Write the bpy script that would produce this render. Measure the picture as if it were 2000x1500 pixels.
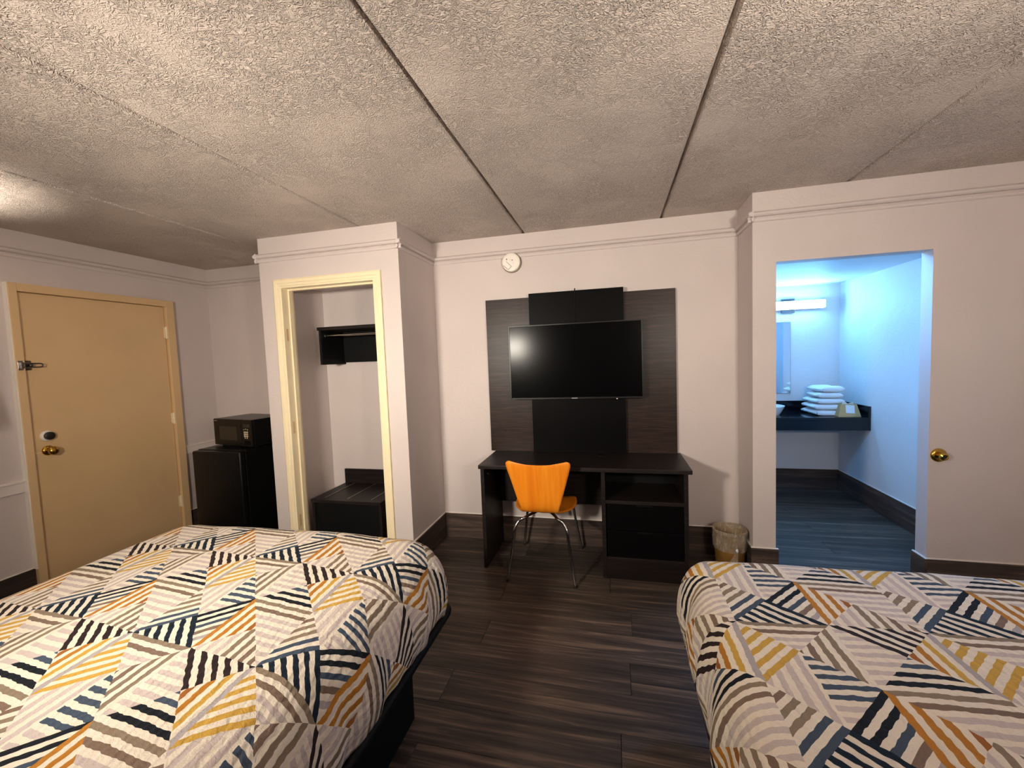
import bpy, bmesh, math, random
import numpy as np
from mathutils import Vector, Matrix
random.seed(7)
for o in list(bpy.data.objects): bpy.data.objects.remove(o)
scn = bpy.context.scene
C = scn.collection

# ------------------------------------------------------------------ camera
FPX, YAW, PITCH, ROLL, CAMZ = 810.97, 0.2394, -0.0622, -0.0378, 1.4836
fw = Vector((-math.sin(YAW)*math.cos(PITCH), math.cos(YAW)*math.cos(PITCH), math.sin(PITCH)))
r0 = fw.cross(Vector((0, 0, 1))).normalized(); u0 = r0.cross(fw)
rt = r0*math.cos(ROLL)+u0*math.sin(ROLL); up = -r0*math.sin(ROLL)+u0*math.cos(ROLL)
cam_d = bpy.data.cameras.new('camera'); cam = bpy.data.objects.new('camera', cam_d); C.objects.link(cam)
cam.matrix_world = Matrix(((rt.x, up.x, -fw.x, 0), (rt.y, up.y, -fw.y, 0), (rt.z, up.z, -fw.z, CAMZ), (0, 0, 0, 1)))
cam_d.sensor_fit = 'HORIZONTAL'; cam_d.sensor_width = 36; cam_d.lens = FPX/2000*36
cam_d.clip_start = 0.02
scn.camera = cam
# ------------------------------------------------------------------ world, exposure
w = bpy.data.worlds.new('world'); scn.world = w; w.use_nodes = True
w.node_tree.nodes['Background'].inputs[0].default_value = (0.05, 0.045, 0.04, 1)
w.node_tree.nodes['Background'].inputs[1].default_value = 0.2
vs = scn.view_settings
vs.view_transform = 'Standard'; vs.look = 'None'; vs.gamma = 1; vs.use_curve_mapping = False
vs.exposure = 0.0
# lamp strengths and colours (the lamps themselves are built below)
LAMP_COL = (1.0, 0.905, 0.775); LAMP_LEFT = 465; LAMP_RIGHT = 285
UPLIGHT_W = 150
BATH_COL = (0.19, 0.54, 1.0); BATH_STR = 82; BATH_FILL = 165; FILL_COL = (0.13, 0.44, 1.0)

# ------------------------------------------------------------------ room dimensions (metres)
H = 2.44; XL = -3.79; XR = 2.265; YB = -0.35; YT = 3.207; YA = 3.262; YC = 2.631
XC0, XC1 = -2.556, -1.408; XS = 0.856; YR = 2.9007; YR2 = 2.9938
XD0, XD1, ZD = 0.988, 1.784, 2.0115; XB = 2.2514; YBB = 4.915; HB = 2.115; ZBASE = 0.203; ZRAIL = 2.295

# ------------------------------------------------------------------ material helpers
def lin(r, g, b):
    f = lambda c: c/12.92 if c <= 0.04045 else ((c+0.055)/1.055)**2.4
    return (f(r/255), f(g/255), f(b/255), 1)
class N:
    """tiny expression wrapper around math nodes"""
    def __init__(s, nt, sock): s.nt = nt; s.s = sock
    def op(s, o, *a, clamp=False):
        n = s.nt.nodes.new('ShaderNodeMath'); n.operation = o; n.use_clamp = clamp
        for i, v in enumerate((s,)+a):
            if isinstance(v, N): s.nt.links.new(v.s, n.inputs[i])
            else: n.inputs[i].default_value = v
        return N(s.nt, n.outputs[0])
    def __add__(s, o): return s.op('ADD', o)
    def __sub__(s, o): return s.op('SUBTRACT', o)
    def __mul__(s, o): return s.op('MULTIPLY', o)
    def __rsub__(s, o): return (s*-1.0)+o
    def gt(s, o): return s.op('GREATER_THAN', o)
    def lt(s, o): return s.op('LESS_THAN', o)
    def inv(s): return s.op('MULTIPLY_ADD', -1.0, 1.0)
def newmat(name):
    m = bpy.data.materials.new(name); m.use_nodes = True
    nt = m.node_tree; b = nt.nodes['Principled BSDF']
    return m, nt, b
def node(nt, t, **k):
    n = nt.nodes.new(t)
    for a, v in k.items():
        if a.startswith('i_'): n.inputs[a[2:]].default_value = v
        else: setattr(n, a, v)
    return n
def coords(nt, scale=(1, 1, 1), kind='Object', rand=False):
    tc = nt.nodes.new('ShaderNodeTexCoord'); mp = nt.nodes.new('ShaderNodeMapping')
    mp.inputs['Scale'].default_value = scale
    nt.links.new(tc.outputs[kind], mp.inputs['Vector'])
    if rand:
        oi = nt.nodes.new('ShaderNodeObjectInfo'); mu = nt.nodes.new('ShaderNodeMath'); mu.operation = 'MULTIPLY'; mu.inputs[1].default_value = 53.0
        nt.links.new(oi.outputs['Random'], mu.inputs[0]); cx = nt.nodes.new('ShaderNodeCombineXYZ')
        for i in range(3): nt.links.new(mu.outputs[0], cx.inputs[i])
        nt.links.new(cx.outputs[0], mp.inputs['Location'])
    return mp.outputs[0]
def noise(nt, vec, scale, detail=3, rough=0.55, dist=0.0):
    n = node(nt, 'ShaderNodeTexNoise'); n.inputs['Scale'].default_value = scale; n.inputs['Detail'].default_value = detail
    n.inputs['Roughness'].default_value = rough; n.inputs['Distortion'].default_value = dist
    nt.links.new(vec, n.inputs['Vector']); return n.outputs['Fac']
def ramp(nt, fac, stops, interp='LINEAR'):
    r = nt.nodes.new('ShaderNodeValToRGB'); cr = r.color_ramp; cr.interpolation = interp
    while len(cr.elements) < len(stops): cr.elements.new(0.5)
    for e, (p, c) in zip(cr.elements, stops): e.position = p; e.color = c if len(c) == 4 else (*c, 1)
    if fac is not None: nt.links.new(fac, r.inputs[0])
    return r.outputs[0]
def bump(nt, b, h, strength=0.3, dist=0.01):
    n = nt.nodes.new('ShaderNodeBump'); n.inputs['Strength'].default_value = strength; n.inputs['Distance'].default_value = dist
    nt.links.new(h, n.inputs['Height']); nt.links.new(n.outputs[0], b.inputs['Normal'])
def plain(name, col, rough=0.5, metal=0.0, spec=0.5, var=0.06, vscale=9, bmp=0.0, bscale=200, coat=0.0):
    m, nt, b = newmat(name); v = coords(nt)
    f = noise(nt, v, vscale, 3)
    c0 = tuple(max(0, x*(1-var)) for x in col[:3]); c1 = tuple(min(1, x*(1+var)) for x in col[:3])
    nt.links.new(ramp(nt, f, [(0.3, c0), (0.7, c1)]), b.inputs['Base Color'])
    b.inputs['Roughness'].default_value = rough; b.inputs['Metallic'].default_value = metal
    b.inputs['Specular IOR Level'].default_value = spec; b.inputs['Coat Weight'].default_value = coat
    if bmp: bump(nt, b, noise(nt, v, bscale, 2), bmp, 0.002)
    return m
def emis(name, col, strength):
    m, nt, b = newmat(name)
    b.inputs['Base Color'].default_value = (0.8, 0.8, 0.8, 1)
    b.inputs['Emission Color'].default_value = (*col, 1); b.inputs['Emission Strength'].default_value = strength
    return m
def wall_paint(name, col, bs=0.25):
    m, nt, b = newmat(name); v = coords(nt)
    f = noise(nt, v, 1.7, 2)
    nt.links.new(ramp(nt, f, [(0.3, tuple(x*0.96 for x in col[:3])), (0.7, tuple(min(1, x*1.03) for x in col[:3]))]), b.inputs['Base Color'])
    b.inputs['Roughness'].default_value = 0.55; b.inputs['Specular IOR Level'].default_value = 0.3
    a = N(nt, noise(nt, v, 60, 3, 0.6)); c = N(nt, noise(nt, v, 9, 3, 0.6, 1.5))
    bump(nt, b, (a+c*1.5).s, bs, 0.004)
    return m
def wood(name, dark, mid, light, axis, gs=1.0, rough=0.42, streak=0.62, rand=False, bs=0.12, spec=0.4):
    """long grain along axis"""
    m, nt, b = newmat(name)
    lo, hi = 1.1*gs, 22*gs
    sc = [hi]*3; sc[axis] = lo
    v = coords(nt, tuple(sc), 'Object', rand)
    n1 = noise(nt, v, 1.0, 6, 0.62, 0.7)
    sc2 = [hi*4.5]*3; sc2[axis] = lo*2.2
    v2 = coords(nt, tuple(sc2), 'Object', rand)
    n2 = noise(nt, v2, 1.0, 4, 0.6, 0.3)
    mix = N(nt, n1)*0.68+N(nt, n2)*0.32
    cc = ramp(nt, mix.s, [(0.36, dark), (0.52, mid), (streak, light), (min(0.95, streak+0.2), light)])
    if rand:
        oi = nt.nodes.new('ShaderNodeObjectInfo'); k = N(nt, oi.outputs['Random'])*0.7+0.72
        vm = nt.nodes.new('ShaderNodeVectorMath'); vm.operation = 'SCALE'; nt.links.new(cc, vm.inputs[0]); nt.links.new(k.s, vm.inputs['Scale']); cc = vm.outputs[0]
    nt.links.new(cc, b.inputs['Base Color'])
    b.inputs['Roughness'].default_value = rough; b.inputs['Specular IOR Level'].default_value = spec
    bump(nt, b, mix.s, bs, 0.003)
    return m

M = {}
M['wall'] = wall_paint('wall_paint', lin(206, 194, 190))
M['bathwall'] = wall_paint('bath_wall_paint', lin(226, 226, 228), 0.35)
M['trimwhite'] = plain('trim_paint', lin(224, 214, 208), 0.4, var=0.02)
M['doorpaint'] = plain('door_paint', lin(218, 184, 138), 0.42, var=0.03, vscale=3)
M['casing'] = plain('casing_paint', lin(238, 222, 186), 0.28, var=0.02)
M['floor'] = wood('floor_vinyl', lin(43, 37, 33), lin(71, 61, 54), lin(124, 102, 84), 0, 1.25, 0.5, 0.66, True, 0.15, 0.3)
M['basewood'] = wood('baseboard_vinyl', lin(44, 36, 32), lin(66, 54, 48), lin(100, 82, 70), 0, 1.2, 0.5, 0.66, True, 0.12, 0.35)
M['basewood_y'] = wood('baseboard_vinyl_side', lin(44, 36, 32), lin(66, 54, 48), lin(100, 82, 70), 1, 1.2, 0.5, 0.66, True, 0.12, 0.35)
M['panelwood'] = wood('dark_panel_laminate', lin(31, 21, 18), lin(44, 31, 27), lin(68, 49, 41), 0, 3.2, 0.36, 0.66, False, 0.08, 0.2)
M['desk'] = wood('dark_desk_laminate', lin(22, 17, 17), lin(31, 25, 24), lin(46, 38, 36), 0, 3.0, 0.42, 0.68, False, 0.05, 0.2)
M['blackpanel'] = plain('black_panel', lin(9, 8, 9), 0.4, var=0.1, spec=0.05)
M['black'] = plain('black_plastic', lin(9, 9, 10), 0.32, var=0.1, spec=0.3)
M['blackmatte'] = plain('black_matte', lin(7, 7, 8), 0.6, var=0.1, spec=0.2)
M['screen'] = plain('tv_screen', lin(5, 5, 6), 0.17, var=0.02, spec=0.07)
M['mwglass'] = plain('microwave_glass', lin(30, 29, 29), 0.2, var=0.05)
M['buttons'] = plain('button_print', lin(205, 190, 165), 0.5)
M['greymark'] = plain('grey_print', lin(150, 148, 150), 0.5)
M['brass'] = plain('brass', lin(202, 160, 70), 0.2, 1.0)
M['steel'] = plain('dark_steel', lin(112, 104, 100), 0.28, 1.0)
M['chrome'] = plain('chrome', lin(190, 188, 188), 0.14, 1.0)
M['thumb'] = plain('dark_thumbturn', lin(52, 48, 40), 0.4, 0.6)
M['whiteplastic'] = plain('white_plastic', lin(238, 230, 220), 0.4, var=0.02)
M['greyline'] = plain('grey_line', lin(120, 108, 104), 0.6)
M['darkring'] = plain('detector_base', lin(130, 115, 95), 0.5)
M['metalrack'] = plain('rack_metal', lin(150, 138, 128), 0.35, 0.8)
M['binplastic'] = plain('bin_plastic', lin(124, 88, 40), 0.4, var=0.25, vscale=14)
M['counter'] = plain('black_stone', lin(10, 12, 18), 0.12, var=0.3, vscale=60)
M['porcelain'] = plain('porcelain', lin(240, 240, 240), 0.15, var=0.01)
M['towel'] = plain('white_towel', lin(242, 242, 242), 0.9, var=0.03, bmp=0.5, bscale=350)
M['boxtan'] = plain('tan_box', lin(196, 158, 104), 0.6, var=0.06)
M['paper'] = plain('white_paper', lin(240, 236, 232), 0.7, var=0.02)
M['mirror'] = plain('mirror_glass', (0.82, 0.84, 0.86), 0.02, 1.0, var=0.0)
M['bathlamp'] = emis('bath_lamp_diffuser', BATH_COL, BATH_STR)
M['bathfill'] = emis('bath_fill_emitter', FILL_COL, BATH_FILL)
M['globe_l'] = emis('lamp_globe_left', LAMP_COL, LAMP_LEFT)
M['globe_r'] = emis('lamp_globe_right', LAMP_COL, LAMP_RIGHT)
M['shade'] = plain('lamp_shade', lin(120, 110, 98), 0.8)
M['fabric_w'] = plain('white_linen', lin(236, 232, 226), 0.85, bmp=0.2, bscale=90)
M['underside'] = plain('plywood_edge', lin(208, 150, 82), 0.5)

# orange plywood of the chair: vertical grain
def chairwood():
    m, nt, b = newmat('orange_plywood'); v = coords(nt, (26, 3, 1.6))
    f = noise(nt, v, 1.0, 5, 0.6, 0.5)
    nt.links.new(ramp(nt, f, [(0.3, lin(226, 120, 18)), (0.55, lin(238, 138, 26)), (0.75, lin(244, 154, 42))]), b.inputs['Base Color'])
    b.inputs['Roughness'].default_value = 0.38; return m
M['orange'] = chairwood()
# textured plaster ceiling
def ceilmat():
    m, nt, b = newmat('textured_ceiling'); v = coords(nt)
    f = noise(nt, v, 1.3, 2)
    nt.links.new(ramp(nt, f, [(0.3, lin(208, 194, 184)), (0.7, lin(220, 205, 195))]), b.inputs['Base Color'])
    b.inputs['Roughness'].default_value = 0.75; b.inputs['Specular IOR Level'].default_value = 0.25
    wv = N(nt, noise(nt, v, 46, 2, 0.5, 1.6))
    worm = (wv-0.5).op('ABSOLUTE').op('MULTIPLY_ADD', -9.0, 1.0, clamp=True)
    mask = N(nt, noise(nt, v, 2.6, 3, 0.6)).op('MULTIPLY_ADD', 3.2, -1.15, clamp=True)
    fine = N(nt, noise(nt, v, 170, 2))
    h = worm*(mask*0.9+0.2)+fine*0.45
    bump(nt, b, h.s, 0.95, 0.0095)
    return m
M['ceiling'] = ceilmat()
# clear crinkled bin liner
def liner():
    m, nt, b = newmat('clear_liner'); v = coords(nt)
    b.inputs['Base Color'].default_value = lin(232, 218, 196); b.inputs['Roughness'].default_value = 0.12
    v3 = coords(nt, (1, 1, 0.35))
    n1 = N(nt, noise(nt, v3, 22, 5, 0.7, 2.0)).op('MULTIPLY_ADD', 2.6, -1.0, clamp=True)
    nt.links.new((n1*0.5+0.12).s, b.inputs['Alpha'])
    bump(nt, b, noise(nt, v3, 55, 4, 0.7, 1.5), 1.0, 0.012)
    return m
M['liner'] = liner()

# quilt print: squares cut into four triangles, each striped (UV = position in pattern units)
def quiltmat():
    m, nt, b = newmat('quilt_print')
    tc = nt.nodes.new('ShaderNodeTexCoord'); sp = nt.nodes.new('ShaderNodeSeparateXYZ'); nt.links.new(tc.outputs['UV'], sp.inputs[0])
    U0 = N(nt, sp.outputs[0]); V0 = N(nt, sp.outputs[1])
    ob = coords(nt, kind='UV'); wob = N(nt, noise(nt, ob, 6.0, 2)) - 0.5
    ripple = (U0*(2*math.pi/0.105)+wob*9.0).op('SINE')
    ripple3 = (V0*(2*math.pi/0.11)+wob*9.0).op('SINE')
    ripple2 = ((U0+V0*0.35)*(2*math.pi/0.26)+wob*5.0).op('SINE')
    U = U0+wob*0.03+ripple3*0.003; V = V0+ripple*0.0028+wob*0.035+ripple2*0.003
    u = U.op('FLOORED_MODULO', 2.0); v = V.op('FLOORED_MODULO', 2.0)
    su = u.gt(1.0); sv = v.gt(1.0); p = u-su; q = v-sv
    d1 = (p-q).gt(0.0); d2 = (p+q).gt(1.0); e1 = d1.inv(); e2 = d2.inv(); nu = su.inv(); nv = sv.inv()
    tri = {'S': d1*e2, 'E': d1*d2, 'N': e1*d2, 'W': e1*e2}
    sq = {(0, 0): nu*nv, (1, 0): su*nv, (0, 1): nu*sv, (1, 1): su*sv}
    c = dict(cr=lin(224, 213, 196), nv=lin(22, 34, 46), bk=lin(24, 27, 34), br=lin(44, 32, 33), sl=lin(66, 78, 94), tn=lin(134, 118, 100),
             tb=lin(122, 102, 88), pl=lin(194, 180, 174), gr=lin(166, 158, 158), ye=lin(194, 154, 70), og=lin(174, 116, 42), ru=lin(150, 92, 42))
    def seq(s, w, start=0.0):
        s = s.split(); return [(0 if i == 0 else start+i*w, c[k]) for i, k in enumerate(s)]
    hw = 0.066; dw = 0.091
    right = p.gt(0.5); left = right.inv()
    parts = [
        ((0, 0), 'S', (p+q).op('MULTIPLY_ADD', -1.0, 1.0), seq('nv cr nv cr nv cr nv cr nv cr nv', dw), None),
        ((0, 0), 'E', p-q, seq('bk cr bk cr sl cr tb cr gr cr cr', dw), None),
        ((0, 0), 'N', p, seq('pl cr pl cr pl cr pl cr', hw), left),
        ((0, 0), 'N', q.op('MULTIPLY_ADD', -1.0, 1.5), seq('cr sl cr sl cr sl cr sl cr sl cr pl cr pl cr', hw), right),
        ((0, 0), 'W', q-p, seq('sl cr sl cr tn cr tn cr tb cr cr', dw), None),
        ((1, 0), 'W', p, seq('og cr og cr og cr ru cr', hw), None),
        ((1, 0), 'S', p, seq('cr pl cr pl cr pl cr tn cr tn cr tb cr tb cr cr', hw), None),
        ((1, 0), 'N', q.inv(), seq('tn cr tb cr pl cr pl cr pl cr pl cr pl cr pl', hw), None),
        ((1, 0), 'E', q.inv(), seq('tn cr tb cr pl cr pl cr pl cr pl cr pl cr pl', hw), None),
        ((0, 1), 'W', q-p, seq('ye cr ye cr ye cr ye cr ye cr cr', dw), None),
        ((0, 1), 'S', p, seq('pl cr pl cr pl cr pl cr', hw), left),
        ((0, 1), 'S', q.op('MULTIPLY_ADD', -1.0, 0.5), seq('cr sl cr sl cr sl cr sl cr sl cr pl cr pl cr', hw), right),
        ((0, 1), 'E', p.inv(), seq('cr tn cr tn cr tb cr tb', hw), None),
        ((0, 1), 'N', q.inv(), seq('tn cr tb cr pl cr pl cr', hw), None),
        ((1, 1), 'W', q, seq('cr pl cr pl cr pl cr pl cr pl cr pl cr pl cr pl', hw), None),
        ((1, 1), 'S', q, seq('cr bk cr bk cr sl cr sl', hw), None),
        ((1, 1), 'E', p.inv(), seq('gr cr ye cr og cr ru cr', hw), None),
        ((1, 1), 'N', (p+q)-1.0, seq('br cr br cr br cr br cr br cr br', dw), None),
    ]
    acc = None
    for s, t, f, st, extra in parts:
        mk = sq[s]*tri[t]
        if extra is not None: mk = mk*extra
        col = ramp(nt, f.s, st, 'CONSTANT')
        vm = nt.nodes.new('ShaderNodeVectorMath'); vm.operation = 'MULTIPLY_ADD'
        nt.links.new(col, vm.inputs[0]); cx = nt.nodes.new('ShaderNodeCombineXYZ')
        for i in range(3): nt.links.new(mk.s, cx.inputs[i])
        nt.links.new(cx.outputs[0], vm.inputs[1])
        if acc is not None: nt.links.new(acc, vm.inputs[2])
        else: vm.inputs[2].default_value = (0, 0, 0)
        acc = vm.outputs[0]
    # woven variation
    fine = noise(nt, ob, 90, 2); fv = N(nt, fine)*0.26+0.87
    vm = nt.nodes.new('ShaderNodeVectorMath'); vm.operation = 'SCALE'; nt.links.new(acc, vm.inputs[0]); nt.links.new(fv.s, vm.inputs['Scale'])
    nt.links.new(vm.outputs[0], b.inputs['Base Color'])
    b.inputs['Roughness'].default_value = 0.85; b.inputs['Specular IOR Level'].default_value = 0.2
    pk = N(nt, noise(nt, ob, 20, 3, 0.6, 1.0))
    bump(nt, b, (ripple*0.35+ripple2*0.25+pk*1.1).s, 0.45, 0.006)
    return m
M['quilt'] = quiltmat()

# ------------------------------------------------------------------ mesh helpers
ORG = {}
def link_mesh(name, me, mat, parent=None, smooth=False, origin=None):
    """verts are given in the frame of the thing; the object's origin goes to its own box"""
    n = len(me.vertices); co = np.empty(n*3); me.vertices.foreach_get('co', co); co = co.reshape(-1, 3)
    lo, hi = co.min(0), co.max(0)
    c = Vector(((lo[0]+hi[0])/2, (lo[1]+hi[1])/2, lo[2])) if origin is None else Vector(origin)
    me.vertices.foreach_set('co', (co-np.array(c)).ravel()); me.update()
    if mat is not None: me.materials.append(mat)
    if smooth: me.shade_smooth()
    o = bpy.data.objects.new(name, me); C.objects.link(o)
    if parent is not None:
        o.parent = parent; o.location = c-ORG[parent]
    else: o.location = c
    ORG[o] = c
    return o
def obj(name, bm, mat, parent=None, smooth=False, auto=None):
    bmesh.ops.recalc_face_normals(bm, faces=bm.faces)
    me = bpy.data.meshes.new(name); bm.to_mesh(me); bm.free()
    o = link_mesh(name, me, M[mat] if isinstance(mat, str) else mat, parent, smooth)
    if auto: me.set_sharp_from_angle(angle=math.radians(auto))
    return o
def thing(name, loc, label, cat, group=None, rotz=0.0, local=False):
    o = bpy.data.objects.new(name, None); C.objects.link(o); o.empty_display_size = 0.1
    o.location = loc; o.rotation_euler = (0, 0, rotz); o['label'] = label; o['category'] = cat
    if group: o['group'] = group
    ORG[o] = Vector((0, 0, 0)) if local else Vector(loc)
    return o
def tag(o, label, cat, group=None):
    o['label'] = label; o['category'] = cat
    if group: o['group'] = group
    return o
def struct(o, label, cat):
    o['kind'] = 'structure'; o['label'] = label; o['category'] = cat; return o
def B(): return bmesh.new()
def box(bm, x0, x1, y0, y1, z0, z1, bev=0.0, seg=2):
    r = bmesh.ops.create_cube(bm, size=1.0)
    vs_ = r['verts']
    for v in vs_:
        v.co = Vector((x0 if v.co.x < 0 else x1, y0 if v.co.y < 0 else y1, z0 if v.co.z < 0 else z1))
    if bev:
        es = {e for v in vs_ for e in v.link_edges}
        bmesh.ops.bevel(bm, geom=list(es), offset=bev, segments=seg, profile=0.5, affect='EDGES')
    return bm
def bx(*a, **k): return box(B(), *a, **k)
def lathe(bm, prof, center=(0, 0, 0), axis='z', seg=32, cap=True, wob=None):
    """prof: list of (r, h)"""
    c = Vector(center); rings = []
    for k, (r, h) in enumerate(prof):
        ring = []
        for i in range(seg):
            a = 2*math.pi*i/seg; rr = r if wob is None else r*(1+wob(k, a))
            x, y = rr*math.cos(a), rr*math.sin(a)
            p = {'z': (x, y, h), 'y': (x, h, y), 'x': (h, x, y)}[axis]
            ring.append(bm.verts.new(c+Vector(p)))
        rings.append(ring)
    for a, b_ in zip(rings, rings[1:]):
        for i in range(seg): bm.faces.new((a[i], a[(i+1) % seg], b_[(i+1) % seg], b_[i]))
    if cap:
        bm.faces.new(rings[0]); bm.faces.new(list(reversed(rings[-1])))
    return bm
def smooth_path(pts, n=6):
    """Catmull-Rom through pts"""
    P = [Vector(p) for p in pts]; P = [P[0]*2-P[1]]+P+[P[-1]*2-P[-2]]; out = []
    for i in range(1, len(P)-2):
        for k in range(n):
            t = k/n; a, b_, c, d = P[i-1], P[i], P[i+1], P[i+2]
            out.append(0.5*((2*b_)+(c-a)*t+(2*a-5*b_+4*c-d)*t*t+(3*b_-a-3*c+d)*t**3))
    out.append(P[-2]); return out
def tube(bm, pts, r, seg=10, caps=True):
    pts = [Vector(p) for p in pts]; rings = []
    t0 = (pts[1]-pts[0]).normalized(); n = t0.orthogonal().normalized()
    for i, p in enumerate(pts):
        t = (pts[min(i+1, len(pts)-1)]-pts[max(i-1, 0)]).normalized()
        n = (n-t*n.dot(t)).normalized(); bb = t.cross(n)
        rr = r[i] if isinstance(r, (list, tuple)) else r
        rings.append([bm.verts.new(p+(n*math.cos(2*math.pi*k/seg)+bb*math.sin(2*math.pi*k/seg))*rr) for k in range(seg)])
    for a, b_ in zip(rings, rings[1:]):
        for k in range(seg): bm.faces.new((a[k], a[(k+1) % seg], b_[(k+1) % seg], b_[k]))
    if caps: bm.faces.new(rings[0]); bm.faces.new(list(reversed(rings[-1])))
    return bm
def prism(bm, prof, p0, p1, nrm, up=(0, 0, 1)):
    """sweep a closed 2-D profile (out, up) from p0 to p1; out along nrm"""
    p0, p1, nr, upv = Vector(p0), Vector(p1), Vector(nrm), Vector(up)
    a = [bm.verts.new(p0+nr*o_+upv*h) for o_, h in prof]; b_ = [bm.verts.new(p1+nr*o_+upv*h) for o_, h in prof]
    n = len(prof)
    for i in range(n): bm.faces.new((a[i], a[(i+1) % n], b_[(i+1) % n], b_[i]))
    bm.faces.new(a); bm.faces.new(list(reversed(b_)))
    return bm
def loft(name, grid, mat, parent=None, thick=0.0, smooth=True, uv=None):
    """grid: rows of points"""
    nr, nc = len(grid), len(grid[0])
    verts = [tuple(p) for row in grid for p in row]
    faces = [(i*nc+j, i*nc+j+1, (i+1)*nc+j+1, (i+1)*nc+j) for i in range(nr-1) for j in range(nc-1)]
    me = bpy.data.meshes.new(name); me.from_pydata(verts, [], faces)
    if uv is not None:
        l = me.uv_layers.new(name='UVMap'); idx = np.empty(len(me.loops), dtype=np.int32); me.loops.foreach_get('vertex_index', idx)
        l.data.foreach_set('uv', np.asarray(uv, dtype=np.float32)[idx].ravel())
    o = link_mesh(name, me, M[mat], parent, smooth)
    if thick:
        md = o.modifiers.new('thickness', 'SOLIDIFY'); md.thickness = thick; md.offset = 0
    return o

# ------------------------------------------------------------------ room shell
def walls():
    bm = B()
    box(bm, XL-0.1, XL, YB, 1.8855, 0, H); box(bm, XL-0.1, XL, 2.8494, YA+0.1, 0, H); box(bm, XL-0.1, XL, 1.8855, 2.8494, 2.06, H)
    struct(obj('wall_left', bm, 'wall'), 'pale painted wall with the beige entry door on the left', 'wall')
    struct(obj('wall_alcove', bx(XL, XC0, YA, YA+0.1, 0, H), 'wall'), 'pale alcove wall behind the small refrigerator', 'wall')
    bm = B()
    ox0, ox1, oz = -2.385, -1.588, 2.082
    box(bm, XC0, ox0, YC, YC+0.1, 0, H); box(bm, ox1, XC1, YC, YC+0.1, 0, H); box(bm, ox0, ox1, YC, YC+0.1, oz, H)
    struct(obj('wall_closet_front', bm, 'wall'), 'pale front wall of the closet around its cased opening', 'wall')
    struct(obj('wall_closet_left', bx(XC0, -2.47, YC+0.1, YA, 0, H), 'wall'), 'pale left side wall inside the closet', 'wall')
    struct(obj('wall_closet_right', bx(-1.5, XC1, YC+0.1, YT, 0, H), 'wall'), 'shaded right side wall of the closet facing the television', 'wall')
    struct(obj('wall_far', bx(-2.47, XS, YT, YT+0.09, 0, H), 'wall'), 'pale far wall behind the television and desk', 'wall')
    struct(obj('wall_closet_ceiling', bx(-2.47, -1.5, YC+0.1, YT, 2.13, 2.17), 'wall'), 'dim low ceiling inside the closet', 'ceiling')
    struct(obj('wall_bath_side', bx(XS, XS+0.093, YR2, YT+0.09, 0, H), 'wall'), 'narrow shaded wall beside the waste bin', 'wall')
    bm = B()
    box(bm, XS, XD0, YR, YR2, 0, H); box(bm, XD1, XR, YR, YR2, 0, H); box(bm, XD0, XD1, YR, YR2, ZD, H)
    struct(obj('wall_bath_front', bm, 'wall'), 'pale wall with the open bathroom doorway', 'wall')
    struct(obj('wall_right', bx(XR, XR+0.1, YB, YR2, 0, H), 'wall'), 'pale right wall of the bedroom', 'wall')
    struct(obj('wall_rear', bx(XL-0.1, XR+0.1, YB-0.1, YB, 0, H), 'wall'), 'pale wall behind the heads of the beds', 'wall')
    struct(obj('wall_bath_back', bx(XS-0.1, XB+0.1, YBB, YBB+0.1, 0, HB), 'bathwall'), 'blue lit bathroom wall with mirror and light bar', 'wall')
    struct(obj('wall_bath_right', bx(XB, XB+0.1, YR2, YBB, 0, HB), 'bathwall'), 'blue lit right wall of the bathroom', 'wall')
    struct(obj('wall_bath_left', bx(XS-0.1, XS, YT+0.09, YBB, 0, HB), 'bathwall'), 'left wall of the bathroom', 'wall')
    struct(obj('wall_bath_ceiling', bx(XS+0.02, XB+0.1, YR2, YBB+0.1, HB, HB+0.05), 'bathwall'), 'low blue lit bathroom ceiling', 'ceiling')
walls()

# floor planks
ROW = 0.1957
def floor():
    f = obj('floor', bx(XL-0.1, XR+0.1, YB-0.1, YBB+0.1, -0.06, -0.006), 'blackmatte')
    struct(f, 'dark brown wood plank floor between the beds', 'floor')
    meas = {2.563: -0.047, 2.367: -0.708, 2.171: 0.07, 1.976: -0.705, 1.780: 0.048, 1.584: -0.773, 1.388: 0.0, 1.193: -0.772, 2.954: -0.667}
    L = 1.52; cache = {}
    y = 2.5635-ROW*15
    k = -15
    while y < YBB:
        y0, y1 = max(y, YB), min(y+ROW, YBB)
        j = None
        for ym, xm in meas.items():
            if abs(ym-y) < 0.03: j = xm
        if j is None: j = (-0.72 if k % 2 else 0.04)+random.uniform(-0.05, 0.05)
        xa, xb = (XL, XR) if y < YT-0.02 else (XS, XB)
        x = j-L*4
        while x < xb:
            x0, x1 = max(x, xa), min(x+L, xb)
            if x1-x0 > 0.02:
                key = (round(x1-x0, 3), round(y1-y0, 3))
                if key not in cache:
                    g = 0.0009
                    bm = bx(-key[0]/2+g, key[0]/2-g, -key[1]/2+g, key[1]/2-g, -0.006, 0, bev=0.0012, seg=1)
                    bmesh.ops.recalc_face_normals(bm, faces=bm.faces)
                    me = bpy.data.meshes.new('plank'); bm.to_mesh(me); bm.free(); me.materials.append(M['floor']); cache[key] = me
                o = bpy.data.objects.new('plank', cache[key]); C.objects.link(o); o.parent = f
                o.location = Vector(((x0+x1)/2, (y0+y1)/2, 0))-ORG[f]
            x += L
        y += ROW; k += 1
floor()

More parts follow.
